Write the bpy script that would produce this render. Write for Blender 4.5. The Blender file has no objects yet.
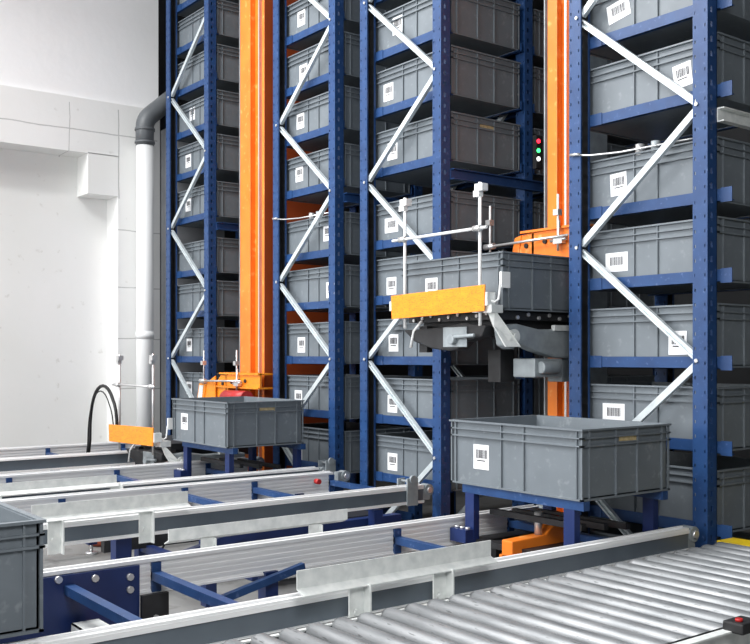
import bpy, math, random
from mathutils import Vector, Matrix
random.seed(7)
C = bpy.context.scene.collection
F = 975.0; CX = 375.0; HY = 356.0; CAMZ = 1.0
def proj(x, y, z):
    r = .607*x + .795*y; d = -.795*x + .607*y
    return CX + F*r/d, HY - F*(z-CAMZ)/d
def x_on(px, y):                      # X of the world point seen at column px on the plane Y = y
    k = (px-CX)/F
    return y*(.607*k-.795)/(.607+.795*k)
def z_on(py, x, y):
    d = -.795*x + .607*y
    return CAMZ - (py-HY)*d/F

# ------------------------------------------------------------------ materials
def mat(name, col, rough=.5, metal=0., noise=None, scale=8., bump=0., stretch=(1,1,1), emit=None, spec=.5, dirt=None, dthr=(.55,.7)):
    m = bpy.data.materials.new(name); m.use_nodes = True
    nt = m.node_tree; N = nt.nodes; L = nt.links
    b = N['Principled BSDF']
    b.inputs['Base Color'].default_value = (*col, 1); b.inputs['Roughness'].default_value = rough
    b.inputs['Metallic'].default_value = metal; b.inputs['Specular IOR Level'].default_value = spec
    tc = N.new('ShaderNodeTexCoord'); mp = N.new('ShaderNodeMapping'); mp.inputs['Scale'].default_value = stretch
    L.new(tc.outputs['Object'], mp.inputs['Vector'])
    if noise is not None:
        n = N.new('ShaderNodeTexNoise'); n.inputs['Scale'].default_value = scale; n.inputs['Detail'].default_value = 6
        L.new(mp.outputs[0], n.inputs['Vector'])
        cr = N.new('ShaderNodeValToRGB'); cr.color_ramp.elements[0].position = .3; cr.color_ramp.elements[1].position = .7
        cr.color_ramp.elements[0].color = (*noise, 1); cr.color_ramp.elements[1].color = (*col, 1)
        L.new(n.outputs['Fac'], cr.inputs[0]); out = cr.outputs[0]
        if dirt is not None:
            n2 = N.new('ShaderNodeTexNoise'); n2.inputs['Scale'].default_value = scale*4; n2.inputs['Detail'].default_value = 8
            L.new(mp.outputs[0], n2.inputs['Vector'])
            r2 = N.new('ShaderNodeValToRGB'); r2.color_ramp.elements[0].position = dthr[0]; r2.color_ramp.elements[1].position = dthr[1]
            L.new(n2.outputs['Fac'], r2.inputs[0])
            mx = N.new('ShaderNodeMixRGB'); mx.inputs[2].default_value = (*dirt, 1)
            L.new(r2.outputs[0], mx.inputs[0]); L.new(out, mx.inputs[1]); out = mx.outputs[0]
        L.new(out, b.inputs['Base Color'])
        if bump:
            bp = N.new('ShaderNodeBump'); bp.inputs['Strength'].default_value = bump; bp.inputs['Distance'].default_value = .01
            L.new(n.outputs['Fac'], bp.inputs['Height']); L.new(bp.outputs[0], b.inputs['Normal'])
    if emit:
        b.inputs['Emission Color'].default_value = (*emit[:3], 1); b.inputs['Emission Strength'].default_value = emit[3]
    return m
M = {}
M['blue'] = mat('blue_paint', (.017,.062,.185), .42, noise=(.011,.043,.140), scale=14, dirt=(.07,.12,.26), dthr=(.62,.72))
M['navy'] = mat('navy_paint', (.012,.03,.13), .4, noise=(.008,.02,.09), scale=10)
M['crate'] = mat('grey_plastic', (.165,.190,.212), .5, noise=(.138,.16,.18), scale=9, dirt=(.22,.245,.26), dthr=(.6,.75))
M['white'] = mat('white_label', (.85,.86,.88), .5)
M['ink'] = mat('black_ink', (.03,.03,.035), .6)
M['tan'] = mat('tan_label', (.62,.5,.28), .6, noise=(.4,.3,.15), scale=60)
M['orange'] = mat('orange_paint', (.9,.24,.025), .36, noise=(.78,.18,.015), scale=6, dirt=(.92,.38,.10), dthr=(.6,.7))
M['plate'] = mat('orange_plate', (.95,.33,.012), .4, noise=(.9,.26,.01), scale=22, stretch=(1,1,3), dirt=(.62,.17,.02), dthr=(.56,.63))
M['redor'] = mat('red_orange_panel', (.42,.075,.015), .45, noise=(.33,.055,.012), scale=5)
M['red'] = mat('red_paint', (.45,.02,.02), .4)
M['rust'] = mat('red_brown_plastic', (.45,.10,.045), .5, noise=(.3,.06,.03), scale=20)
M['galv'] = mat('galvanised_steel', (.86,.88,.86), .42, .15, noise=(.66,.69,.68), scale=30, bump=.05)
M['brace'] = mat('galvanised_brace', (.74,.80,.82), .35, .35, noise=(.58,.64,.67), scale=18)
M['alu'] = mat('aluminium', (.92,.92,.92), .38, .12, noise=(.78,.79,.80), scale=12, stretch=(1,.15,6), dirt=(.9,.9,.9))
M['web'] = mat('dark_grey_cover', (.11,.135,.16), .35, noise=(.085,.105,.13), scale=8)
M['roller'] = mat('zinc_roller', (.30,.31,.32), .44, .4, noise=(.15,.16,.168), scale=16, stretch=(.4,3,3), dirt=(.10,.105,.11), dthr=(.60,.70))
M['steel'] = mat('bright_steel', (.72,.72,.72), .3, .7)
M['cast'] = mat('cast_grey', (.36,.40,.42), .5, .2, noise=(.25,.28,.30), scale=20, bump=.1)
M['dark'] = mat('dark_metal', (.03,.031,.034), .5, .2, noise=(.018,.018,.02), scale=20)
M['rubber'] = mat('black_rubber', (.012,.012,.013), .6)
M['pvc'] = mat('white_pvc', (.86,.87,.87), .4)
M['pvcg'] = mat('grey_pvc', (.13,.14,.15), .4, noise=(.10,.11,.12), scale=10)
M['yellow'] = mat('yellow_paint', (.9,.65,.01), .5, noise=(.8,.55,.01), scale=10)
M['floor'] = mat('concrete_floor', (.30,.30,.295), .6, noise=(.19,.19,.185), scale=3, bump=.15, dirt=(.12,.115,.11), dthr=(.55,.75))
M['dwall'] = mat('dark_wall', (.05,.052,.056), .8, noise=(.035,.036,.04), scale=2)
M['pier'] = mat('grey_concrete', (.30,.31,.33), .8, noise=(.21,.22,.235), scale=5, bump=.3)
M['ceil'] = mat('ceiling_panel', (.5,.5,.5), .8)
M['ledr'] = mat('red_signal', (.8,.02,.03), .4, emit=(1,.02,.05,2.5))
M['ledg'] = mat('green_signal', (.02,.6,.1), .4, emit=(.05,1,.2,2.5))
M['ledw'] = mat('white_signal', (.9,.9,.9), .4, emit=(1,1,1,2.0))

def wall_material():
    m = bpy.data.materials.new('white_plaster'); m.use_nodes = True
    nt = m.node_tree; N = nt.nodes; L = nt.links; b = N['Principled BSDF']; b.inputs['Roughness'].default_value = .85
    g = N.new('ShaderNodeNewGeometry'); s = N.new('ShaderNodeSeparateXYZ')
    nz = N.new('ShaderNodeTexNoise'); nz.inputs['Scale'].default_value = 5; nz.inputs['Detail'].default_value = 8
    L.new(g.outputs['Position'], nz.inputs['Vector']); L.new(g.outputs['Position'], s.inputs[0])
    def ma(op, a, b_=None):
        n = N.new('ShaderNodeMath'); n.operation = op
        for i, v in enumerate((a, b_)):
            if v is None: continue
            if isinstance(v, (int, float)): n.inputs[i].default_value = v
            else: L.new(v, n.inputs[i])
        return n.outputs[0]
    wob = ma('MULTIPLY', ma('SUBTRACT', nz.outputs['Fac'], .5), .02)
    def line(axis, pos, w, cond=None):
        l = ma('LESS_THAN', ma('ABSOLUTE', ma('SUBTRACT', ma('ADD', s.outputs[axis], wob), pos)), w)
        if cond:
            ax, lo, hi = cond
            l = ma('MULTIPLY', l, ma('MULTIPLY', ma('GREATER_THAN', s.outputs[ax], lo), ma('LESS_THAN', s.outputs[ax], hi)))
        return l
    ls = [line('Z', CAMZ+.585+1.0-1.0, .0035, ('Y', 2.0, 2.72)) if False else line('Z', CAMZ+1.54, .004, ('Y', 1.0, 3.0)),
          line('Y', 2.71, .004, ('Z', CAMZ+1.1, CAMZ+1.72)), line('Y', 2.36, .003, ('Z', CAMZ+1.38, CAMZ+1.72))]
    for zz in (.88, .48, .12, -.23): ls.append(line('Z', CAMZ+zz, .0035, ('Y', 2.705, 3.02)))
    tot = ls[0]
    for l in ls[1:]: tot = ma('MAXIMUM', tot, l)
    n2 = N.new('ShaderNodeTexNoise'); n2.inputs['Scale'].default_value = 16; n2.inputs['Detail'].default_value = 8
    L.new(g.outputs['Position'], n2.inputs['Vector'])
    sp = N.new('ShaderNodeValToRGB'); sp.color_ramp.elements[0].position = .66; sp.color_ramp.elements[1].position = .73
    L.new(n2.outputs['Fac'], sp.inputs[0])
    n3 = N.new('ShaderNodeTexNoise'); n3.inputs['Scale'].default_value = 1.1
    L.new(g.outputs['Position'], n3.inputs['Vector'])
    base = N.new('ShaderNodeValToRGB'); base.color_ramp.elements[0].color = (.80,.805,.785,1); base.color_ramp.elements[1].color = (.86,.86,.855,1)
    base.color_ramp.elements[0].position = .35; base.color_ramp.elements[1].position = .65
    L.new(n3.outputs['Fac'], base.inputs[0])
    m1 = N.new('ShaderNodeMixRGB'); m1.inputs[2].default_value = (.62,.61,.58,1); L.new(ma('MULTIPLY', sp.outputs[0], .5), m1.inputs[0]); L.new(base.outputs[0], m1.inputs[1])
    m2 = N.new('ShaderNodeMixRGB'); m2.inputs[2].default_value = (.38,.38,.38,1); L.new(ma('MULTIPLY', tot, .7), m2.inputs[0]); L.new(m1.outputs[0], m2.inputs[1])
    m3 = N.new('ShaderNodeMixRGB'); m3.inputs[2].default_value = (.95,.95,.955,1); L.new(ma('GREATER_THAN', s.outputs['Z'], CAMZ+1.7605), m3.inputs[0]); L.new(m2.outputs[0], m3.inputs[1])
    L.new(m3.outputs[0], b.inputs['Base Color'])
    bp = N.new('ShaderNodeBump'); bp.inputs['Strength'].default_value = .25; bp.inputs['Distance'].default_value = .006
    L.new(n2.outputs['Fac'], bp.inputs['Height']); L.new(bp.outputs[0], b.inputs['Normal'])
    return m
M['wall'] = wall_material()

# ------------------------------------------------------------------ mesh helpers
class MB:
    def __init__(s): s.v = []; s.f = []; s.sm = []
    def poly(s, pts, smooth=False):
        n = len(s.v); s.v += [tuple(p) for p in pts]; s.f.append(tuple(range(n, n+len(pts)))); s.sm.append(smooth)
    def box(s, x0, x1, y0, y1, z0, z1, M4=None):
        x0, x1 = min(x0,x1), max(x0,x1); y0, y1 = min(y0,y1), max(y0,y1); z0, z1 = min(z0,z1), max(z0,z1)
        P = [Vector(p) for p in ((x0,y0,z0),(x1,y0,z0),(x1,y1,z0),(x0,y1,z0),(x0,y0,z1),(x1,y0,z1),(x1,y1,z1),(x0,y1,z1))]
        if M4: P = [M4 @ p for p in P]
        n = len(s.v); s.v += [tuple(p) for p in P]
        for q in ((0,3,2,1),(4,5,6,7),(0,1,5,4),(1,2,6,5),(2,3,7,6),(3,0,4,7)): s.f.append(tuple(n+i for i in q)); s.sm.append(False)
        return s
    def prism(s, pts, a, b):             # pts: ring of points, swept by vector from a to b
        a = Vector(a); b = Vector(b); k = len(pts); n = len(s.v)
        s.v += [tuple(Vector(p)+a) for p in pts] + [tuple(Vector(p)+b) for p in pts]
        s.f.append(tuple(n+i for i in reversed(range(k)))); s.sm.append(False)
        s.f.append(tuple(n+k+i for i in range(k))); s.sm.append(False)
        for i in range(k): s.f.append((n+i, n+(i+1)%k, n+k+(i+1)%k, n+k+i)); s.sm.append(False)
        return s
    def tube(s, path, r, n=10, caps=True):
        path = [Vector(p) for p in path]; rings = []
        t0 = (path[1]-path[0]).normalized(); up = Vector((0,0,1)) if abs(t0.z) < .9 else Vector((1,0,0))
        u = t0.cross(up).normalized()
        for i, p in enumerate(path):
            t = (path[min(i+1,len(path)-1)]-path[max(i-1,0)]).normalized()
            u = (u - t*u.dot(t)).normalized(); w = t.cross(u); base = len(s.v)
            rr = r[i] if isinstance(r, (list,tuple)) else r
            for k in range(n):
                a = 2*math.pi*k/n; s.v.append(tuple(p + (u*math.cos(a)+w*math.sin(a))*rr))
            rings.append(base)
        for a, b in zip(rings, rings[1:]):
            for k in range(n): s.f.append((a+k, a+(k+1)%n, b+(k+1)%n, b+k)); s.sm.append(True)
        if caps:
            s.f.append(tuple(rings[0]+k for k in reversed(range(n)))); s.sm.append(False)
            s.f.append(tuple(rings[-1]+k for k in range(n))); s.sm.append(False)
        return s
    def bar(s, a, b, w, h, side=(0,1,0), chan=False, t=.004):   # rectangular bar or C channel along a-b; 'side' = depth direction
        a = Vector(a); b = Vector(b); t_ = (b-a).normalized(); sd = Vector(side); wv = t_.cross(sd).normalized()
        def pt(p, i, j): return p + wv*i + sd*j
        if not chan: ring = [(-w/2,0),(w/2,0),(w/2,h),(-w/2,h)]
        else: ring = [(-w/2,0),(-w/2+t,0),(-w/2+t,h-t),(w/2-t,h-t),(w/2-t,0),(w/2,0),(w/2,h),(-w/2,h)]
        s.prism([wv*i+sd*j for i, j in ring], a, b); return s
    def build(s, name, m, parent=None, bevel=0, origin=None):
        me = bpy.data.meshes.new(name)
        o_ = Vector(origin) if origin else Vector((0,0,0))
        me.from_pydata([tuple(Vector(v)-o_) for v in s.v], [], s.f)
        for p, q in zip(me.polygons, s.sm): p.use_smooth = q
        me.materials.append(m if not isinstance(m, str) else M[m]); me.update()
        import bmesh
        bm = bmesh.new(); bm.from_mesh(me); bmesh.ops.recalc_face_normals(bm, faces=bm.faces); bm.to_mesh(me); bm.free()
        o = bpy.data.objects.new(name, me); C.objects.link(o)
        if parent: o.parent = parent
        o.location = o_
        if bevel:
            bv = o.modifiers.new('bevel', 'BEVEL'); bv.width = bevel; bv.segments = 2; bv.limit_method = 'ANGLE'
        return o
def tag(o, label=None, cat=None, group=None, kind=None):
    if label: o['label'] = label
    if cat: o['category'] = cat
    if group: o['group'] = group
    if kind: o['kind'] = kind
    return o
def thing(name, loc, label, cat, group=None):
    o = bpy.data.objects.new(name, None); o.empty_display_size = .1; C.objects.link(o); o.location = loc
    return tag(o, label, cat, group)
def struct(name, b, m, bevel=0): return tag(b.build(name, m, None, bevel), kind='structure')
def copy_tree(o, parent=None):
    c = o.copy(); C.objects.link(c)
    if parent: c.parent = parent
    for ch in o.children: copy_tree(ch, c)
    return c
def lowlabel(n): return ['','first','second','third','fourth','fifth','sixth','seventh','eighth','ninth','tenth','eleventh','twelfth'][n]

# ------------------------------------------------------------------ setting
struct('floor', MB().box(-9, 4, -3.5, 8, -.1, 0), 'floor')
WX = -6.5
w = MB()
w.box(WX-.5, WX-.2, -3.5, 2.705, 0, CAMZ+1.39)                 # recessed panel
w.box(WX-.5, WX, 2.705, 3.02, 0, CAMZ+1.39)                    # pier right of the recess
w.box(WX-.5, WX, -3.5, 3.02, CAMZ+1.39, CAMZ+1.76)             # beam above the recess
w.box(WX-.5, WX-.025, -3.5, 3.02, CAMZ+1.76, 5.2)              # upper wall
w.box(WX-.25, WX, 2.49, 2.706, CAMZ+1.115, CAMZ+1.395)         # corbel under the beam
struct('wall_left', w, 'wall')
struct('trim_1', MB().box(WX-.45, -6.24, 3.03, 3.4, 0, CAMZ+1.62), 'pier')
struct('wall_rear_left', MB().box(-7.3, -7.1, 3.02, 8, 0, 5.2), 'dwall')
struct('blocker_wall_back', MB().box(-9, 4, 7.0, 7.2, 0, 5.2), 'dwall')  # dark wall added to keep light out behind the racks
struct('blocker_wall_right', MB().box(3.9, 4.1, 1.0, 8, 0, 5.2), 'dwall')  # added out of view to cut the light reaching the aisles
struct('ceiling', MB().box(-9, 4, -3.5, 8, 5.2, 5.3), 'ceil')

# ------------------------------------------------------------------ crate
CL, CW, CH = .609, .445, .223
def make_crate_body():
    b = MB(); L, W, H = CL, CW, CH; t = .012; i = .010      # inset of the wall behind the ribs
    # walls (hollow box)
    for (x0,x1,y0,y1) in ((i,L-i,i,i+.004),(i,L-i,W-i-.004,W-i),(i,i+.004,i,W-i),(L-i-.004,L-i,i,W-i)): b.box(x0,x1,y0,y1,.004,H-.004)
    b.box(i, L-i, i, W-i, .004, .010)
    def ring(z0, z1, o=0.0):
        b.box(o,L-o,o,i+.002,z0,z1); b.box(o,L-o,W-i-.002,W-o,z0,z1); b.box(o,i+.002,o,W-o,z0,z1); b.box(L-i-.002,L-o,o,W-o,z0,z1)
    ring(H-.006, H, -.002); ring(H-.031, H-.027); ring(H-.056, H-.051); ring(0, .006, .002)
    for fx in (.045,.415,.585,.955):
        x = fx*L
        for (y0,y1) in ((.003,i+.002),(W-i-.002,W-.003)): b.box(x-.0022,x+.0022,y0,y1,.004,H-.004)
    for fy in (.09,.38,.62,.91):
        y = fy*W
        for (x0,x1) in ((.003,i+.002),(L-i-.002,L-.003)): b.box(x0,x1,y-.0022,y+.0022,.004,H-.004)
    for x in (.0,L-.012):                                     # rounded-off corner posts
        for y in (.0,W-.012): b.box(x+.003,x+.009,y+.003,y+.009,.003,H-.003)
    # handle pockets under the rim on the short sides
    for x in (.004, L-.006): b.box(x-.001,x+.003,.40*W,.60*W,H-.050,H-.046)
    me = b.build('crate_body', 'crate'); return me
proto_body = make_crate_body()
body_mesh = proto_body.data; bpy.data.objects.remove(proto_body)
def sticker_meshes(kind):
    a = MB(); a.box(-.038,.038,-.0012,0,-.042,.043) if kind == 0 else a.box(-.052,.052,-.0012,0,-.036,.036)
    s = a.build('barcode_label', 'white')
    bmb = MB(); random.seed(5+kind)
    if kind == 0: x = -.024; x1 = .026; z0, z1 = -.004, .026
    else: x = -.030; x1 = .034; z0, z1 = -.012, .020
    while x < x1:
        wd = random.choice((.0018,.0026,.004)); bmb.box(x, x+wd, -.0018, -.0012, z0, z1); x += wd+random.choice((.0018,.0026))
    if kind == 0: bmb.box(-.02,.02,-.0018,-.0012,-.014,-.010)
    bc = bmb.build('barcode', 'ink')
    r = (s.data, bc.data); bpy.data.objects.remove(s); bpy.data.objects.remove(bc); return r
SM = [sticker_meshes(0), sticker_meshes(1)]
hm = MB().box(0,.0015,-.045,.045,-.009,.009).build('rim_label','tan'); hmd = hm.data; bpy.data.objects.remove(hm)
def child(name, data, parent, loc, rot=None):
    o = bpy.data.objects.new(name, data); C.objects.link(o); o.parent = parent; o.location = loc
    if rot: o.rotation_euler = rot
    return o
def crate(x, y, z, label, group, sticker=None, kind=0, rimlabel=None, jig=0., name='plastic_crate'):
    t = thing(name, (x, y, z), label, 'crate', group)
    child('crate_body', body_mesh, t, (0,0,0))
    if sticker:
        s = child('barcode_label', SM[kind][0], t, (sticker[0], .0098, sticker[1]), (0, jig, 0))
        tag(s, 'white barcode sticker'); child('barcode', SM[kind][1], s, (0,0,0))
    if rimlabel is not None:
        tag(child('rim_label', hmd, t, (CL-.0095, CW*.52, CH-.0405)), 'tan paper strip')
        if rimlabel == 'white': pass
    return t

# ------------------------------------------------------------------ racks
YF = 2.9; PW = .055; PITCH = .545
XL = {'A': -6.145, 'B': -4.753, 'C': -3.922, 'D': -2.555}
FW = .613
LV = [-.905,-.62,-.335,-.045,.253,.528,.886,1.187,1.468,1.758,2.045,2.335]
RN = {'A': 'rack beside the white pipe', 'B': 'rack right of far orange mast', 'C': 'rack left of near orange mast', 'D': 'nearest rack at the right'}
ROWS = {'A': 1, 'B': 1, 'C': 3, 'D': 1}
def post_mesh(right, z1=3.72):
    """Perforated C-section upright, 58 x 55 mm, holes cut right through the sheet."""
    b = MB(); W = .058; D = PW; t = .0025
    def strip(p, u, cols, n):             # p corner, u unit dir in the strip plane, cols [(a,b,hole?)], n thickness dir
        p = Vector(p); u = Vector(u); n = Vector(n)*t
        for a, c, hole in cols:
            zs = [(0, z1)] if not hole else []
            if hole:
                z = .02; prev = 0
                while z < z1-.03:
                    zs.append((prev, z)); prev = z+hole; z += .05
                zs.append((prev, z1))
            for za, zb in zs:
                q = [p+u*a, p+u*c, p+u*c+n, p+u*a+n]
                b.prism([v for v in q], (0,0,za), (0,0,zb))
    strip((0,0,0), (1,0,0), [(0,.007,0),(.007,.012,.011),(.012,.046,0),(.046,.051,.011),(.051,W,0)], (0,1,0))
    xs, xo = (W, 0) if right else (0, W); sg = -1 if right else 1
    strip((xs,0,0), (0,1,0), [(t,.018,0),(.018,.030,.020),(.030,D,0)], (sg,0,0))     # slotted outer side
    b.box(xo, xo-sg*t, t, .008, 0, z1); b.box(xo, xo-sg*t, D-.010, D-t, 0, z1); b.box(0, W, D-t, D, 0, z1)   # open inner side
    b.box(-.02,W+.02,-.015,D+.015,0,.006)
    o = b.build('upright_post','blue'); d = o.data; bpy.data.objects.remove(o); return d
PM = (post_mesh(False), post_mesh(True))
def shade_lining_mesh(z1=3.72):  # near-black lining added to the left posts, paints their inner shade
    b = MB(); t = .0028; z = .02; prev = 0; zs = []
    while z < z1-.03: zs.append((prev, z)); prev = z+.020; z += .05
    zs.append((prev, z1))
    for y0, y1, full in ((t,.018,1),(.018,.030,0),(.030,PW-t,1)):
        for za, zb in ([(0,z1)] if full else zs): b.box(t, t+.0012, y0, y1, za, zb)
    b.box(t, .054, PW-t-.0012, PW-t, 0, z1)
    o = b.build('shade_lining','dark'); d = o.data; bpy.data.objects.remove(o); return d
IM = shade_lining_mesh()
def bolt_mb(b, x, y, z, r=.006, ax=(0,-1,0), h=.006):
    b.tube([(x,y,z), tuple(Vector((x,y,z))+Vector(ax)*h)], r, 8)
nodes = [2.19+.0, 1.752, 1.30, .86, .415, -.018, -.465, -.91]
for R in 'ABCD':
    x0 = XL[R]
    lab = {'A': 'tall blue perforated storage rack beside the white pipe at far left',
           'B': 'tall blue storage rack directly right of the far orange mast',
           'C': 'tall blue storage rack with wide braces just left of the near orange mast',
           'D': 'nearest tall blue storage rack at the right edge of the photo'}[R]
    t = thing('storage_rack', (x0, YF, 0), lab, 'storage rack', 'storage racks')
    nb = ROWS[R]+1
    for i in range(nb):
        yy = i*(PITCH-.008 if i else 0)
        for q, xx in enumerate((0, FW-.058)):
            up = child('upright_post', PM[q], t, (xx, yy, 0))
            if q == 0: tag(child('shade_lining', IM, up, (0,0,0)), 'dark slotted lining standing in for shade')
    flip = R in 'AC'
    for i in range(nb):
        yy = i*(PITCH-.008) if i else 0
        if i and R != 'C': continue
        for j in range(len(nodes)-1):
            za, zb = nodes[j], nodes[j+1]
            left_top = (j % 2 == 1) == flip
            xa, xb = (.050, FW-.056) if left_top else (FW-.056, .050)
            b = MB(); b.bar((xa, yy+.012, CAMZ+za-.014), (xb, yy+.012, CAMZ+zb+.014), .024, .018, chan=left_top, t=.007)
            o = b.build('diagonal_brace', 'brace', t)
            if i == 0:
                bb = MB(); bolt_mb(bb, xb+(.014 if xb > .3 else -.010), yy, CAMZ+zb+.002, .007); bb.build('bolt', 'steel', o)
    for i in range(ROWS[R]):
        for lv in LV:
            b = MB(); y = PW + .002 + i*PITCH; z = CAMZ+lv
            E = .055 if R == 'D' else 0
            b.box(.0, FW+E, y, y+.0035, z, z+.043)
            b.box(.0, FW+E, y, y+.016, z, z+.003)
            b.box(.058, .115, y-.003, y, z+.001, z+.046)                      # end bracket
            if R == 'D': b.box(FW+.015, FW+.058, y-.003, y, z-.004, z+.046)
            b.build('shelf_rail', 'blue', t)
            b = MB(); y2 = y + CW + .006
            b.box(0, FW, y2+.006, y2+.0095, z, z+.043); b.box(0, FW, y2-.016, y2+.008, z, z+.003)
            b.build('shelf_rail', 'blue', t)
    # tie beam along the aisle at the wide gap
    b = MB(); z = CAMZ+.835
    b.box(FW, FW+.004, PW, nb*PITCH-.2, z-.03, z+.01); b.box(FW-.0, FW+.028, PW, nb*PITCH-.2, z+.01, z+.014); b.box(FW, FW+.028, PW, nb*PITCH-.2, z-.034, z-.03)
    tag(b.build('tie_beam', 'galv' if R in 'D' else 'blue', t), 'beam along the aisle')
    if R in 'BD':
        b = MB(); z = CAMZ+.745+.02
        b.tube([(.02,-.006,z+.012),(.10,.01,z),(.2,.05,z),(FW-.06,.07,z)], .004, 6)
        b.tube([(.015,-.01,z+.012),(.06,-.01,z+.008)], .006, 6)
        o = b.build('stop_bar', 'steel', t)
        for xx, col in ((.27,'steel'),(.34,'cast')):
            MB().tube([(xx,.085,z-.02),(xx,.085,z+.022)], .017, 14).build('stop_roller', col, o)

stick = {
 'D': {7:(617,10,1),6:(681,75,0),5:(617,184,0),4:(615,262,1),3:(676,343,0),2:(612,413,1),1:(600,470,0)},
 'C': {8:(396,25,0),7:(387,92,0),6:(391,151,0),5:(390,225,1),4:(390,286,0),3:(392,343,0),2:(391,404,0),1:(391,462,0)},
 'B': {9:(300,18,0),8:(302,72,0),7:(299,121,0),6:(298,174,0),5:(326,233,0),4:(329,290,0),3:(300,345,0),2:(297,398,0),1:(297,452,0)},
 'A': {8:(191,114,0),7:(187,161,0),6:(187,205,0),3:(188,345,0),2:(188,388,0)},
}
jig = {('D',7):-.18,('D',6):-.12,('D',5):-.05}
for R in 'ABCD':
    for i in range(ROWS[R]):
        n = 0
        for li in range(len(LV)-1, -1, -1):
            lv = LV[li]; x = XL[R]+.002; y = YF+PW+.010+i*PITCH; z = CAMZ+lv+.004
            _, pyb = proj(x+CL, y, z); _, pyb2 = proj(x, y, z)
            pxt, pyt = proj(x+CL, y+CW if i else y, z+CH)
            if max(pyb, pyb2) < 6 or (li == 0 and R != 'D'): continue
            if R == 'A' and li < 2: continue
            n += 1
            st = None; kd = 0; jg = 0
            if i == 0 and li in stick[R]:
                px, py, kd = stick[R][li]; xs = x_on(px, y); zs = z_on(py, xs, y)
                zs = min(max(zs, z+.05), z+CH-.075); jg = jig.get((R,li), 0)
                st = (xs-x, zs-z)
            row = ['front','second','third'][i]
            what = 'labelled grey crate' if st else 'plain grey crate'
            crate(x, y, z, f'{what}, {row} row, {lowlabel(n)} visible shelf down, {RN[R]}', 'grey crates on the rack shelves',
                  st, kd, rimlabel='tan' if (R, li, i) in (('C',6,0),) else None, jig=jg)

# ------------------------------------------------------------------ conveyor lanes
RZ = CAMZ-.572
def rail_near(b_t, x, y0, y1, lip=.020):
    o = MB().box(x-.018, x, y0, y1, RZ-.070, RZ-.008).build('side_rail', 'web', b_t)
    b = MB(); b.box(x-.024, x+.004, y0, y1, RZ-.008, RZ); b.box(x-.004, x+.006, y0, y1, RZ-lip, RZ-.006)
    b.box(x-.012, x+.010, y0, y1, RZ-.079, RZ-.068); b.box(x-.024, x-.020, y0, y1, RZ-.08, RZ-.01)
    b.box(x-.020, x-.012, y0+.01, y1-.01, RZ, RZ+.006)
    tag(b.build('rail_lip', 'alu', o), 'bright aluminium lip')
    MB().box(x-.046, x-.034, y0+.01, y1-.01, RZ-.012, RZ-.002).build('drive_chain', 'dark', b_t)
def rail_far(b_t, x, y0, y1):
    b = MB(); b.box(x-.03, x, y0, y1, RZ-.010, RZ); b.box(x-.022, x-.008, y0, y1, RZ-.092, RZ-.010)
    for k in range(5):
        z = RZ-.026-k*.016; b.box(x-.008, x-.0045, y0, y1, z-.005, z+.003)
    b.box(x-.03, x, y0, y1, RZ-.098, RZ-.092); b.box(x-.022, x-.014, y0+.01, y1-.01, RZ, RZ+.006)
    tag(b.build('side_rail', 'alu', b_t), 'ribbed aluminium rail')
def guide(b_t, x, y0, y1, sgn, zt=.075, hh=.045, fr=(.2,.8)):
    """galvanised L plate on two bent brackets, outer side of a rail; sgn = +1 flange to +X"""
    b = MB(); z1 = RZ+zt; z0 = z1-hh
    b.prism([(x,0,z1),(x,0,z0),(x+sgn*.03,0,z0-.012),(x+sgn*.03,0,z0-.009),(x+sgn*.003,0,z0+.003),(x+sgn*.003,0,z1)], (0,y0,0), (0,y1,0))
    o = tag(b.build('guide_plate', 'galv', b_t), 'galvanised guide plate')
    for f in fr:
        y = y0+(y1-y0)*f; m = MB()
        m.box(x+sgn*.004, x+sgn*.008, y-.022, y+.022, RZ-.095, z0-.004)
        m.box(x-sgn*.010, x+sgn*.036, y+.020, y+.024, RZ-.095, z0-.006)
        bolt_mb(m, x+sgn*.008, y-.004, RZ-.045, .008, (sgn,0,0), .008)
        m.build('bracket', 'galv', o)
    return o
def leg(b_t, x, y, w=.045, top=None):
    t = RZ-.088 if top is None else top
    o = MB().box(x-w/2, x+w/2, y-w/2, y+w/2, .05, t).build('support_leg', 'navy', b_t)
    b = MB(); b.tube([(x,y,.0),(x,y,.012)], .03, 14); b.tube([(x,y,.012),(x,y,.06)], .008, 8); b.build('levelling_foot', 'steel', o)
def cross(b_t, xa, xb, y, z=None, h=.024, w=.028, m='blue'):
    main = z is None
    z = RZ-.05 if z is None else z
    b = MB(); b.box(xa, xb, y-w/2, y+w/2, z-h/2, z+h/2)
    if main: b.box(xa, xa+.010, y-.014, y+.014, RZ-.095, RZ-.012)
    b.build('cross_bar', m, b_t)
LL = {'A': ('metal chain conveyor lane farthest back, nearest the white wall', 1.2, 2.80, [1.6,2.1,2.6]),
      'B': ('metal chain conveyor lane carrying the smaller, farther raised crate', .6, 2.80, [.9,1.44,1.98,2.5]),
      'C': ('metal chain conveyor lane between the two lanes with raised crates', .4, 2.80, [.8,1.40,1.95,2.305,2.74]),
      'D': ('metal chain conveyor lane nearest the rollers, under the large raised crate', .02, 2.80, [.45,.93,1.184,2.06,2.6])}
lanes = {}
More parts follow.
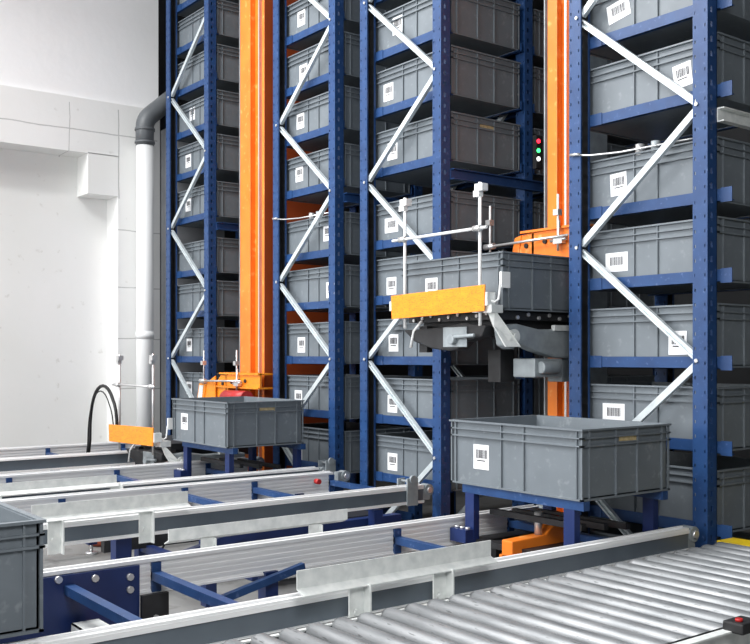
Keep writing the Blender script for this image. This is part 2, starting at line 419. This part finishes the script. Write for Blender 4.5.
for R in 'ABCD':
    lab, y0, y1, cr = LL[R]; xf = XL[R]-.03; xn = XL[R]+.606
    t = thing('chain_conveyor', (xf, y0, 0), lab, 'conveyor', 'chain conveyor lanes'); lanes[R] = t
    ctx = bpy.data.objects.new('x', None)
    def loc(o): return o
    holder = t; t.location = (0,0,0)
    rail_near(t, xn, y0, y1+.0, .018 if R in 'CD' else .010); rail_far(t, xf+.012, y0, y1-.05)
    for y in cr: cross(t, xf+.006, xn-.02, y)
    for y in (y0+.4, (y0+y1)/2+.15, y1-.25):
        leg(t, xf, y); leg(t, xn-.02, y)
        cross(t, xf, xn-.02, y+.0, .18, .035, .03, 'navy')
    # end sprocket housings
    for x in (xn-.01, xf-.01):
        b = MB(); b.box(x-.03, x+.006, y1-.01, y1+.045, RZ-.07, RZ-.005); b.tube([(x-.034,y1+.035,RZ-.026),(x+.012,y1+.035,RZ-.026)], .026, 18)
        o = b.build('end_bearing', 'cast', t)
        MB().tube([(x+.010,y1+.035,RZ-.026),(x+.020,y1+.035,RZ-.026)], .013, 14).build('sprocket_pin', 'steel', o)
# guides
guide(lanes['D'], XL['D']+.606+.045, 1.225, 1.845, 1, .075, .045, (.27,.70))
guide(lanes['C'], XL['C']+.606+.045, 1.06, 1.63, 1, .075, .045, (.13,.70))
guide(lanes['D'], XL['D']-.03-.11, 1.28, 1.94, -1, .052, .036)
guide(lanes['B'], XL['B']+.606+.045, .95, 1.70, 1, .050, .036, (.3,.99))
# sensor bracket upright near lane ends
for R, dy in (('B',.24),('C',.10)):
    xn = XL[R]+.606; b = MB()
    b.box(xn+.006, xn+.014, 2.60+dy, 2.66+dy, RZ-.085, RZ+.035); b.tube([(xn+.010,2.63+dy,RZ+.03),(xn+.022,2.63+dy,RZ+.03)], .018, 16)
    b.box(xn-.06, xn-.052, 2.60+dy, 2.64+dy, RZ-.02, RZ+.03); b.tube([(xn-.056,2.62+dy,RZ+.02),(xn+.01,2.62+dy,RZ+.02)], .006, 8)
    b.build('sensor_bracket', 'cast', lanes[R])
for R in 'ABCD':
    xn = XL[R]+.606; xf = XL[R]-.03
    y0 = 1.75 if R != 'D' else 1.5
    MB().box(xn-.10, xn-.055, y0, 2.72, RZ-.20, RZ-.13).build('lower_beam', 'navy', lanes[R])
    MB().box(xf+.05, xf+.085, y0-.2, 2.72, RZ-.24, RZ-.19).build('lower_beam', 'dark', lanes[R])
    b = MB(); b.box(xf+.14, xf+.46, 2.46, 2.70, .03, RZ-.14); b.box(xf+.17, xf+.43, 2.455, 2.46, .06, RZ-.18); b.build('drive_cabinet', 'dark', lanes[R], .006)
    if R in 'CB':
        if R == 'C': MB().box(xf+.52, xf+.57, 1.40, 1.46, .04, RZ-.09).build('support_leg', 'navy', lanes[R]); MB().box(xf+.22, xf+.34, 2.1, 2.4, .04, RZ-.15).build('cable_duct', 'navy', lanes[R], .004)
        b = MB(); b.tube([(xf+.35,1.9,RZ-.12),(xf+.42,2.0,RZ-.17),(xf+.45,2.15,RZ-.13),(xf+.42,2.35,RZ-.16),(xf+.44,2.5,RZ-.12)], .007, 6); b.build('loose_cable', 'rubber', lanes[R])
# drive side plate of lane D with bolts
b = MB(); xf = XL['D']-.03+.016; b.box(xf, xf+.006, .55, 1.13, RZ-.25, RZ-.012)
o = b.build('drive_plate', 'navy', lanes['D'])
b = MB()
for y, z in ((.80,-.05),(.90,-.02),(1.0,-.03),(1.10,-.04),(1.10,-.075),(.84,-.075),(1.0,-.2),(.9,-.19),(1.08,-.2)): bolt_mb(b, xf+.006, y, RZ+z, .010, (1,0,0), .010)
b.build('bolt_heads', 'steel', o)
# square tube stub + gearmotor under lane D
b = MB(); b.box(-2.52, -2.05, .99, .994, RZ-.19, RZ-.13); b.box(-2.52,-2.05,.92,.99,RZ-.134,RZ-.13); b.box(-2.52,-2.05,.92,.924,RZ-.19,RZ-.13); b.box(-2.52,-2.05,.92,.99,RZ-.19,RZ-.186)
b.build('motor_mount', 'galv', lanes['D'])
b = MB(); b.tube([(-2.42,1.04,RZ-.19),(-2.2,1.04,RZ-.19)], [.05,.045], 16); b.tube([(-2.2,1.04,RZ-.19),(-2.1,1.04,RZ-.19)], .03, 16); b.build('drive_motor', 'rust', lanes['D'])
b = MB(); b.bar((-2.55,1.34,CAMZ-.720),(-2.55,1.66,CAMZ-.652), .022, .02, side=(1,0,0)); b.build('diagonal_strut','blue',lanes['D'])
b = MB(); b.box(-2.56,-2.545,1.13,1.21,RZ-.20,RZ-.095); o = b.build('end_bracket','dark',lanes['D'])
b = MB(); bolt_mb(b,-2.545,1.17,RZ-.16,.008,(1,0,0),.008); b.build('bolt_head','steel',o)
b = MB(); b.bar((XL['C']+.60,1.2,.15),(XL['C']+.60,1.9,.32), .04, .03, side=(1,0,0)); b.build('diagonal_strut','navy',lanes['C'])

# dome cap on the floor, cable loop
b = MB(); b.tube([(-4.98,1.98,0),(-4.98,1.98,.02),(-4.98,1.98,.045),(-4.98,1.98,.055)], [.045,.07,.055,.02], 20)
tag(b.build('round_lid', 'rust'), 'round red-brown lid on the concrete floor behind the galvanised guide plates', 'lid')
pts = [(-4.35,1.80,.18),(-4.33,1.90,.22),(-4.31,2.0,.2),(-4.30,2.02,.1),(-4.31,1.98,.03),(-4.36,1.86,.012),(-4.44,1.7,.012)]
tag(MB().tube(pts, .006, 6).build('floor_cable', 'rubber'), 'thin black cable curling down to the floor among blue conveyor legs', 'cable')

# ------------------------------------------------------------------ transfer stands + crates on them
CZ = CAMZ-.449
def stand(R, label):
    x0 = XL[R]+.03; x1 = XL[R]+.53
    t = thing('transfer_stand', (0,0,0), label, 'lifting stand', 'blue lifting stands')
    y0, y1 = 2.345, 2.74
    for y in (y0, y1): MB().box(x0-.02, x1+.03, y-.014, y+.014, CZ-.030, CZ-.001).build('support_beam', 'blue', t)
    for x in (x0+.015, x1-.03):
        for y in (y0, y1): MB().box(x-.022, x+.022, y-.013, y+.013, CZ-.19, CZ-.030).build('stand_leg', 'navy', t)
    b = MB(); b.box(x0-.045, x0+.035, y0-.05, y0+.012, CZ-.20, CZ-.155); o = b.build('foot_block', 'navy', t)
    b = MB()
    for k in range(3): bolt_mb(b, x0-.03+k*.027, y0-.03, CZ-.155, .009, (0,0,1), .008)
    b.build('bolt_heads', 'steel', o)
    MB().box(x0, x1, y0, y1, CZ-.21, CZ-.19).build('base_plate', 'dark', t)
    for k in range(3):
        MB().box(x0+.03, x1-.05, y0+.07+k*.11, y0+.09+k*.11, CZ-.11-k*.01, CZ-.09-k*.01).build('slide_bar', 'dark', t)
    for x in (x0+.08, x1-.08): MB().box(x-.012, x+.012, y0+.04, y1-.04, CZ-.19, .02).build('lift_column', 'dark', t)
stand('D', 'blue steel lifting stand under the large raised crate')
stand('B', 'blue steel lifting stand under the smaller, farther raised crate')
crate(-2.602, 2.322, CZ, 'large grey open crate raised on the nearer blue lifting stand', 'open grey crates on the conveyors', (.152,.100), 0, 'tan')
crate(-4.802, 2.30, CZ, 'grey open crate raised on the farther blue stand, below the orange mast', 'open grey crates on the conveyors', (.13,.105), 0, 'tan')
crate(-1.938-CL, .655-CW, CAMZ-.548, 'grey open crate cut off by the bottom left corner of the photo', 'open grey crates on the conveyors')
# orange transfer arm in lane D
t = MB().box(-2.33,-2.26,2.3,2.36,CAMZ-.70,CAMZ-.66).build('transfer_arm', 'orange', lanes['D']); tag(t, 'orange steel arm')
MB().prism([(-2.32,2.30,CAMZ-.67),(-2.32,2.62,CAMZ-.66),(-2.32,2.62,CAMZ-.575),(-2.32,2.50,CAMZ-.575),(-2.32,2.46,CAMZ-.605),(-2.32,2.30,CAMZ-.61)], (0,0,0), (.05,0,0)).build('arm_bar', 'orange', t, .004)
MB().tube([(-2.295,2.45,CAMZ-.605),(-2.295,2.45,CAMZ-.53)], .014, 12).build('arm_pin', 'steel', t)

# ------------------------------------------------------------------ stacker cranes
def crane(ox, oy, c, label, far):
    t = thing('stacker_crane', (ox, oy, 0), label, 'stacker crane', 'stacker cranes')
    H = 3.9
    w1, dp, wm = (.125, .5, .26) if far else (.058, .22, .15)
    b = MB(); b.box(0,w1,0,dp,.0,H); b.box(w1,wm-.025,.03,dp-.02,.0,H); b.box(wm-.025,wm,.012,dp,.0,H); b.box(w1-.012,w1+.002,-.004,0,.0,H)
    b.build('mast', 'orange', t, .004)
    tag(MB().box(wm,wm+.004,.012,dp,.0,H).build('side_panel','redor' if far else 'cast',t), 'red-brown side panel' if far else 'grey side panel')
    b = MB(); b.box(wm-.055,wm-.044,.004,.030,.1,H); tag(b.build('guide_rail', 'steel', t), 'steel running rail on the mast')
    b = MB(); b.box(-.030,-.001,.03,.05,.1,H); b.box(-.03,-.024,.01,.03,.1,H); b.build('cable_channel', 'cast', t)
    b = MB(); b.box(-.05,.31,-.1,.9,.02,.10); b.build('base_beam', 'dark', t)
    # carriage
    cz = c
    b = MB(); y = -.10
    XR = .40 if far else .30
    if far:
        b.prism([(-.16,y,cz-.09),(.03,y,cz-.09),(.03,y,cz+.06),(-.06,y,cz+.06),(-.13,y,cz+.0)], (0,0,0), (0,.012,0)); b.box(.03,XR,y,y+.012,cz-.005,cz+.075)
    else: b.prism([(-.10,y,cz-.09),(.30,y,cz-.09),(.30,y,cz+.075),(-.06,y,cz+.06),(-.10,y,cz+.0)], (0,0,0), (0,.012,0))
    if not far: b.prism([(-.26,y-.004,cz-.09),(-.09,y-.004,cz-.09),(-.06,y-.004,cz+.06),(-.10,y-.004,cz+.05),(-.12,y-.004,cz-.035),(-.22,y-.004,cz-.045)], (0,0,0), (0,.01,0))
    b.box(-.06,XR,y-.012,y+.09,cz+.066,cz+.076); b.box(.0,.012,y,y+.10,cz-.09,cz+.07)
    b.box(-.10,XR,y-(.012 if far else 0),y+.10,*((cz-.014,cz-.004) if far else (cz-.09,cz-.082)))
    o = b.build('carriage', 'plate' if far else 'orange', t)
    b = MB()
    for x, z in ((-.03,.01),(.08,.02),(.17,.03),(.24,.03)): bolt_mb(b, x, y, cz+z, .011, (0,-1,0), .008)
    tag(b.build('bolt_heads', 'dark', o), 'dark bolt heads')
    b = MB(); b.tube([(.13,y-.02,cz+.015),(.22,y-.02,cz+.02)], .009, 8); b.tube([(.17,y-.02,cz-.03),(.175,y-.02,cz+.10)], .006, 8); b.box(.15,.2,y-.03,y-.005,cz+.0,cz+.03); b.build('clamp', 'steel', o)
    mz = cz-.065 if far else cz-.17
    b = MB(); b.tube([(.12,-.16,mz),(.36,-.16,mz)], .042, 18); b.tube([(.09,-.16,mz),(.12,-.16,mz)], .03, 18); tag(b.build('lift_motor', 'red', t), 'dark red motor')
    # load table
    b = MB(); b.box(-.24,.30,-.60,-.12,cz-.335,cz-.302); b.box(-.20,.26,-.55,-.15,cz-.40,cz-.335)
    b.box(-.10,.18,-.14,-.02,cz-.40,cz-.09); b.build('load_table', 'dark', t)
    def sbolt(*a):
        m_ = MB(); bolt_mb(m_, *a); m_.build('table_bolt', 'steel', t)
    for k in range(9): sbolt(-.20+k*.055, -.60, cz-.318+.008*((k*7)%3-1), .007, (0,-1,0), .008)
    for k in range(6): sbolt(.30, -.5+k*.06, cz-.325+.012*(k%2), .008, (1,0,0), .008)
    b = MB(); X = .27                                          # cast side housing, +X side
    prof = [(-.60,-.36),(-.585,-.435),(-.55,-.45),(-.50,-.43),(-.42,-.455),(-.30,-.482),(-.20,-.485),(-.155,-.465),(-.15,-.375),(-.22,-.365),(-.40,-.37),(-.52,-.35)]
    b.prism([(X,yy,cz+zz) for yy, zz in prof], (0,0,0), (.055,0,0)); tag(b.build('side_housing', 'cast', t, .008), 'light grey cast housing')
    b = MB(); b.tube([(.325,-.55,cz-.40),(.34,-.55,cz-.40)], .028, 16); b.tube([(.34,-.55,cz-.40),(.352,-.55,cz-.40)], .014, 12); b.build('housing_hub', 'galv', t); MB().box(.315,.335,-.32,-.20,cz-.374,cz-.352).build('housing_ledge','galv',t)
    prof = [(-.24,-.365),(-.17,-.415),(-.06,-.445),(.05,-.455),(.10,-.45),(.14,-.42),(.24,-.40),(.26,-.36),(.12,-.345),(.0,-.36)]
    b = MB(); b.prism([(xx,-.63,cz+zz) for xx, zz in prof], (0,0,0), (0,.06,0)); tag(b.build('front_housing', 'dark', t, .006), 'dark cast housing')
    b = MB(); b.box(.02,.16,-.636,-.63,cz-.44,cz-.36); b.tube([(.09,-.66,cz-.41),(.09,-.636,cz-.41)], .02, 14); b.tube([(.10,-.65,cz-.40),(.22,-.65,cz-.395)], .008, 8); b.build('joint_cover', 'cast', t, .003)
    b = MB(); b.box(.20,.32,-.42,-.26,cz-.56,cz-.485); b.box(.22,.30,-.24,-.14,cz-.58,cz-.485); b.tube([(.33,-.40,cz-.52),(.33,-.30,cz-.52)], .025, 12); b.build('drive_unit', 'cast', t, .005)
    b = MB(); b.box(.10,.17,-.46,-.38,cz-.58,cz-.45); b.build('lower_box', 'dark', t)
    # orange front plate
    x0, x1 = (-.265, .335) if far else (-.242, .321); y = -.715 if far else -.69
    b = MB(); b.prism([(x0,y,cz-.222),(x0+.005,y,cz-.320),(x1,y,cz-.306),(x1+.004,y,cz-.207)], (0,0,0), (0,-.006,0)); o = tag(b.build('warning_plate', 'plate', t, .001), 'bright orange rectangular plate')
    MB().box(x0-.012,x0,y-.004,y+.03,cz-.285,cz-.245).build('plate_bracket', 'galv', t)
    MB().box(x1,x1+.014,y-.002,y+.04,cz-.285,cz-.235).build('plate_bracket', 'galv', t)
    for xx in (-.2,.25): MB().box(xx,xx+.03,y,y+.09,cz-.31,cz-.28).build('plate_bracket', 'galv', t)
    # sensor frame
    yr = -.69 if far else -.67
    for xx, zt in ((-.18,.185),(.273,.187)):
        r = MB().tube([(xx,yr,cz-.36),(xx,yr,cz+zt)], .0065, 8).build('sensor_rod', 'pvc' if not far else 'steel', t)
        b = MB(); b.box(xx-.012,xx+.03,yr-.018,yr+.012,cz+zt-.035,cz+zt-.008); b.box(xx-.026,xx+.006,yr-.012,yr+.01,cz+zt-.055,cz+zt-.032); b.build('sensor_head', 'pvc' if not far else 'steel', r)
        b = MB(); b.tube([(xx-.02,yr-.014,cz+.01),(xx+.02,yr-.014,cz+.01)], .012, 8); b.build('rod_clamp', 'steel', r)
    MB().tube([(-.245,yr-.014,cz+.01),(.325,yr-.014,cz+.01)], .006, 8).build('cross_rod', 'pvc' if not far else 'steel', t)
    yr = -.12
    for xx in (-.24,.17):
        r = MB().tube([(xx,yr,cz+.0),(xx,yr,cz+.21)], .005, 8).build('sensor_rod', 'pvc' if not far else 'steel', t)
        MB().box(xx-.014,xx+.014,yr-.016,yr+.01,cz+.12,cz+.145).build('rod_clamp', 'steel', r)
    b = MB(); b.tube([(-.27,yr-.012,cz+.022),(.24,yr-.012,cz+.03)], .006, 8); b.tube([(-.26,yr-.012,cz+.022),(-.20,yr-.012,cz+.023)], .014, 8); b.build('cross_rod', 'steel', t)
    # bent sensor arm and bracket on the right
    b = MB(); b.tube([(.325,-.675,cz-.262),(.34,-.66,cz-.272),(.352,-.65,cz-.262),(.356,-.648,cz-.235),(.357,-.646,cz-.205),(.360,-.64,cz-.19)], .0045, 8)
    b.box(.352,.364,-.645,-.600,cz-.218,cz-.158); b.build('sensor_arm', 'pvc', t)
    b = MB(); b.prism([(.30,-.66,cz-.30),(.335,-.66,cz-.30),(.345,-.57,cz-.40),(.345,-.53,cz-.44),(.335,-.60,cz-.44),(.31,-.64,cz-.36)], (0,0,0), (.008,0,0)); b.box(.30,.345,-.68,-.62,cz-.312,cz-.282); b.build('bent_bracket', 'galv', t)
    b = MB(); b.tube([(-.13,-.62,cz-.33),(-.17,-.63,cz-.37),(-.19,-.63,cz-.44)], .006, 8); b.build('bent_rod', 'pvc', t)
    b = MB(); b.box(-.17,-.12,-.60,-.57,cz-.46,cz-.35); b.build('sensor_box', 'dark', t)
    return t
crane(-2.98, 3.24, CAMZ+.475, 'nearer stacker crane with tall orange mast lifting a crate high up', False)
c1 = crane(-5.18, 2.93, CAMZ-.175, 'farther stacker crane with tall orange mast and its fork lowered behind the conveyors', True)
crate(-3.256, 2.63, CAMZ+.475-.300, 'grey crate lifted high behind the orange plate of the nearer crane', 'crate on the crane', (.185,.105), 0)
# document holder card on far carriage
b = MB(); b.prism([(-.33,-.115,CAMZ-.28),(-.24,-.115,CAMZ-.28),(-.215,-.115,CAMZ-.17),(-.30,-.115,CAMZ-.17)], (0,0,0), (0,-.006,0))
b.prism([(-.24,-.115,CAMZ-.28),(-.10,-.115,CAMZ-.28),(-.10,-.115,CAMZ-.12),(-.215,-.115,CAMZ-.165)], (0,-.001,0), (0,.006,0)); b.build('side_panel', 'plate', c1)
b = MB(); b.prism([(-.315,-.122,CAMZ-.265),(-.26,-.122,CAMZ-.265),(-.24,-.122,CAMZ-.18),(-.29,-.122,CAMZ-.18)], (0,0,0), (0,-.002,0)); tag(b.build('instruction_card', 'galv', c1), 'small pale card')

# black hose loop of the far crane
pts = []
xa, xb = x_on(90,2.27), x_on(117,2.27)
for k in range(17):
    a = math.pi*(k/16); pts.append((xa+(xb-xa)*(1-math.cos(a))/2+5.18, 2.27-2.93, CAMZ-.52+.34*math.sin(a)**.75 + (.06 if k > 12 else 0)*(k-12)/4))
pts = [(pts[0][0]-.02, pts[0][1], CAMZ-.60)] + pts
tag(MB().tube(pts, .010, 8).build('cable_hose', 'rubber', c1), 'black cable hose')
MB().tube([(p[0]+.035+.015*math.sin(i/3), p[1]-.03, p[2]-.03) for i, p in enumerate(pts)], .004, 6).build('thin_cable', 'rubber', c1)

# ------------------------------------------------------------------ drain pipe
t = thing('drain_pipe', (-6.40,2.86,0), 'white vertical drain pipe with a dark grey elbow on the wall', 'pipe')
r = .060
MB().tube([(0,0,0),(0,0,CAMZ+1.50)], r, 24).build('pipe', 'pvc', t)
for z in (.02, CAMZ+.12): MB().tube([(0,0,z),(0,0,z+.05)], r+.004, 24).build('pipe_collar', 'pvc', t)
path = [(0,0,CAMZ+1.47),(0,0,CAMZ+1.60)]
for k in range(1,7):
    a = math.radians(48*k/6); path.append((0, .12*(1-math.cos(a)), CAMZ+1.60+.12*math.sin(a)))
path.append((0, path[-1][1]+.5, path[-1][2]+.44))
tag(MB().tube(path, r+.003, 24).build('elbow', 'pvcg', t), 'dark grey elbow')
for z in (1.485,1.575): MB().tube([(0,0,CAMZ+z),(0,0,CAMZ+z+.016)], r+.010, 24).build('elbow_collar', 'pvcg', t)

# ------------------------------------------------------------------ roller conveyor
t = thing('roller_conveyor', (0,0,0), 'zinc roller conveyor filling the bottom right foreground', 'conveyor')
RT = CAMZ-.598; rx0 = -1.835; rx1 = -1.235; rr = .0265
y = 2.79; k = 0
rol = MB().tube([(0,0,0),(.012,0,0),(.014,0,0),(rx1-rx0-.014,0,0),(rx1-rx0,0,0)], [.022,.026,rr,rr,.024], 20).build('roller', 'roller'); rd = rol.data; bpy.data.objects.remove(rol)
while y > .3:
    o = child('roller', rd, t, (rx0, y, RT-rr), (0.6*k, 0, 0)); y -= .0712; k += 1
b = MB(); b.box(rx0-.012, rx0-.006, .25, 2.84, RT-.12, RT-.014); b.box(rx0-.012, rx0+.006, .25, 2.84, RT-.018, RT-.014)
b.build('side_frame', 'galv', t)
b = MB(); b.box(rx1+.004, rx1+.012, .25, 2.84, RT-.12, RT+.006); b.box(rx1+.004, rx1+.035, .25, 2.84, RT+.002, RT+.006); b.build('side_frame', 'galv', t)
for yy in (.6,1.6,2.6):
    for xx in (rx0+.03, rx1-.03): MB().box(xx-.02,xx+.02,yy-.02,yy+.02,0,RT-.07).build('support_leg', 'navy', t)
    MB().box(rx0-.006, rx1+.004, yy-.015, yy+.015, RT-.11, RT-.075).build('cross_bar', 'navy', t)
b = MB(); b.box(rx1+.012, rx1+.062, 1.88, 1.95, RT+.002, RT+.026); o = b.build('sensor_box', 'rubber', t, .004)
MB().tube([(rx1+.04,1.90,RT+.026),(rx1+.04,1.90,RT+.032)], .008, 12).build('red_button', 'red', o)

# yellow guard strip beside the near rack
b = MB(); b.box(-1.885, -1.2, 2.868, 2.885, CAMZ-.645, CAMZ-.616); b.box(-1.885, -1.2, 2.868, 2.96, CAMZ-.617, CAMZ-.613); b.box(-1.30,-1.26,2.868,2.96,0,CAMZ-.615); b.box(-1.80,-1.76,2.868,2.885,0,CAMZ-.63)
tag(b.build('guard_strip', 'yellow'), 'yellow guard strip beyond the rollers at the foot of the nearest rack', 'guard rail')
# red actuator beads on lane C/B
for (x, yy, z) in ((XL['C']+.02, 2.05, RZ+.012), (XL['C']+.05, 2.36, RZ-.01), (XL['C']+.01, 2.56, RZ+.01)): pass
o = MB().tube([(-3.90,2.62,RZ-.03),(-3.87,2.62,RZ-.03)], .013, 12).build('stop_knob', 'red', lanes['C'])
# signal lights deep in the near aisle
t = thing('signal_lamp', (-3.262,3.46,0), 'small column of red, green and white lights deep beside the near mast', 'signal light')
b = MB(); b.box(-.004,.02,-.012,.03,CAMZ+.90,CAMZ+1.06); b.build('lamp_housing', 'dark', t)
for z, m in ((1.03,'ledr'),(.985,'ledg'),(.945,'ledw')): MB().tube([(.02,0,CAMZ+z),(.026,0,CAMZ+z)], .010, 10).build('light', m, t)

# ------------------------------------------------------------------ light, camera
def area(loc, rot, sx, sy, power, col=(1,1,1)):
    l = bpy.data.lights.new('added_light', 'AREA'); l.shape = 'RECTANGLE'; l.size = sx; l.size_y = sy; l.energy = power; l.color = col  # unseen area lamp, added for lighting only
    o = bpy.data.objects.new('added_light', l); C.objects.link(o); o.location = loc; o.rotation_euler = rot; return o
area((-4.0,-.9,5.1), (0,0,0), 4.6, 2.2, 180)
k_ = area((-3.3,-3.3,2.5), (math.radians(84),0,0), 6.4, 3.0, 62); k_.data.spread = math.radians(75)  # added frontal key, lights the rack fronts
area((-4.4,.2,5.0), (0,math.radians(-38),0), 1.6, 3.4, 230)  # added lamp tilted to whiten the left wall
area((.15,.35,2.2), (math.radians(58),0,math.radians(74)), 1.0, .8, 28)  # added fill for the right-hand sides of the foreground crates
wd = bpy.data.worlds.new('hall_light'); bpy.context.scene.world = wd; wd.use_nodes = True
wd.node_tree.nodes['Background'].inputs[0].default_value = (.90,.95,1,1); wd.node_tree.nodes['Background'].inputs[1].default_value = .24
cam = bpy.data.cameras.new('camera'); co = bpy.data.objects.new('camera', cam); C.objects.link(co)
cam.sensor_width = 36; cam.lens = F/750*36; cam.shift_y = 34/750; cam.clip_start = .02
co.location = (0,0,CAMZ); co.rotation_euler = (math.radians(90), 0, math.atan2(.795,.607))
bpy.context.scene.camera = co
vs = bpy.context.scene.view_settings
vs.view_transform = 'Standard'; vs.look = 'None'; vs.gamma = 1; vs.use_curve_mapping = False; vs.exposure = 0.5
for o in [o for o in bpy.data.objects if o.name == 'x' or o.name.startswith('x.')]: bpy.data.objects.remove(o)
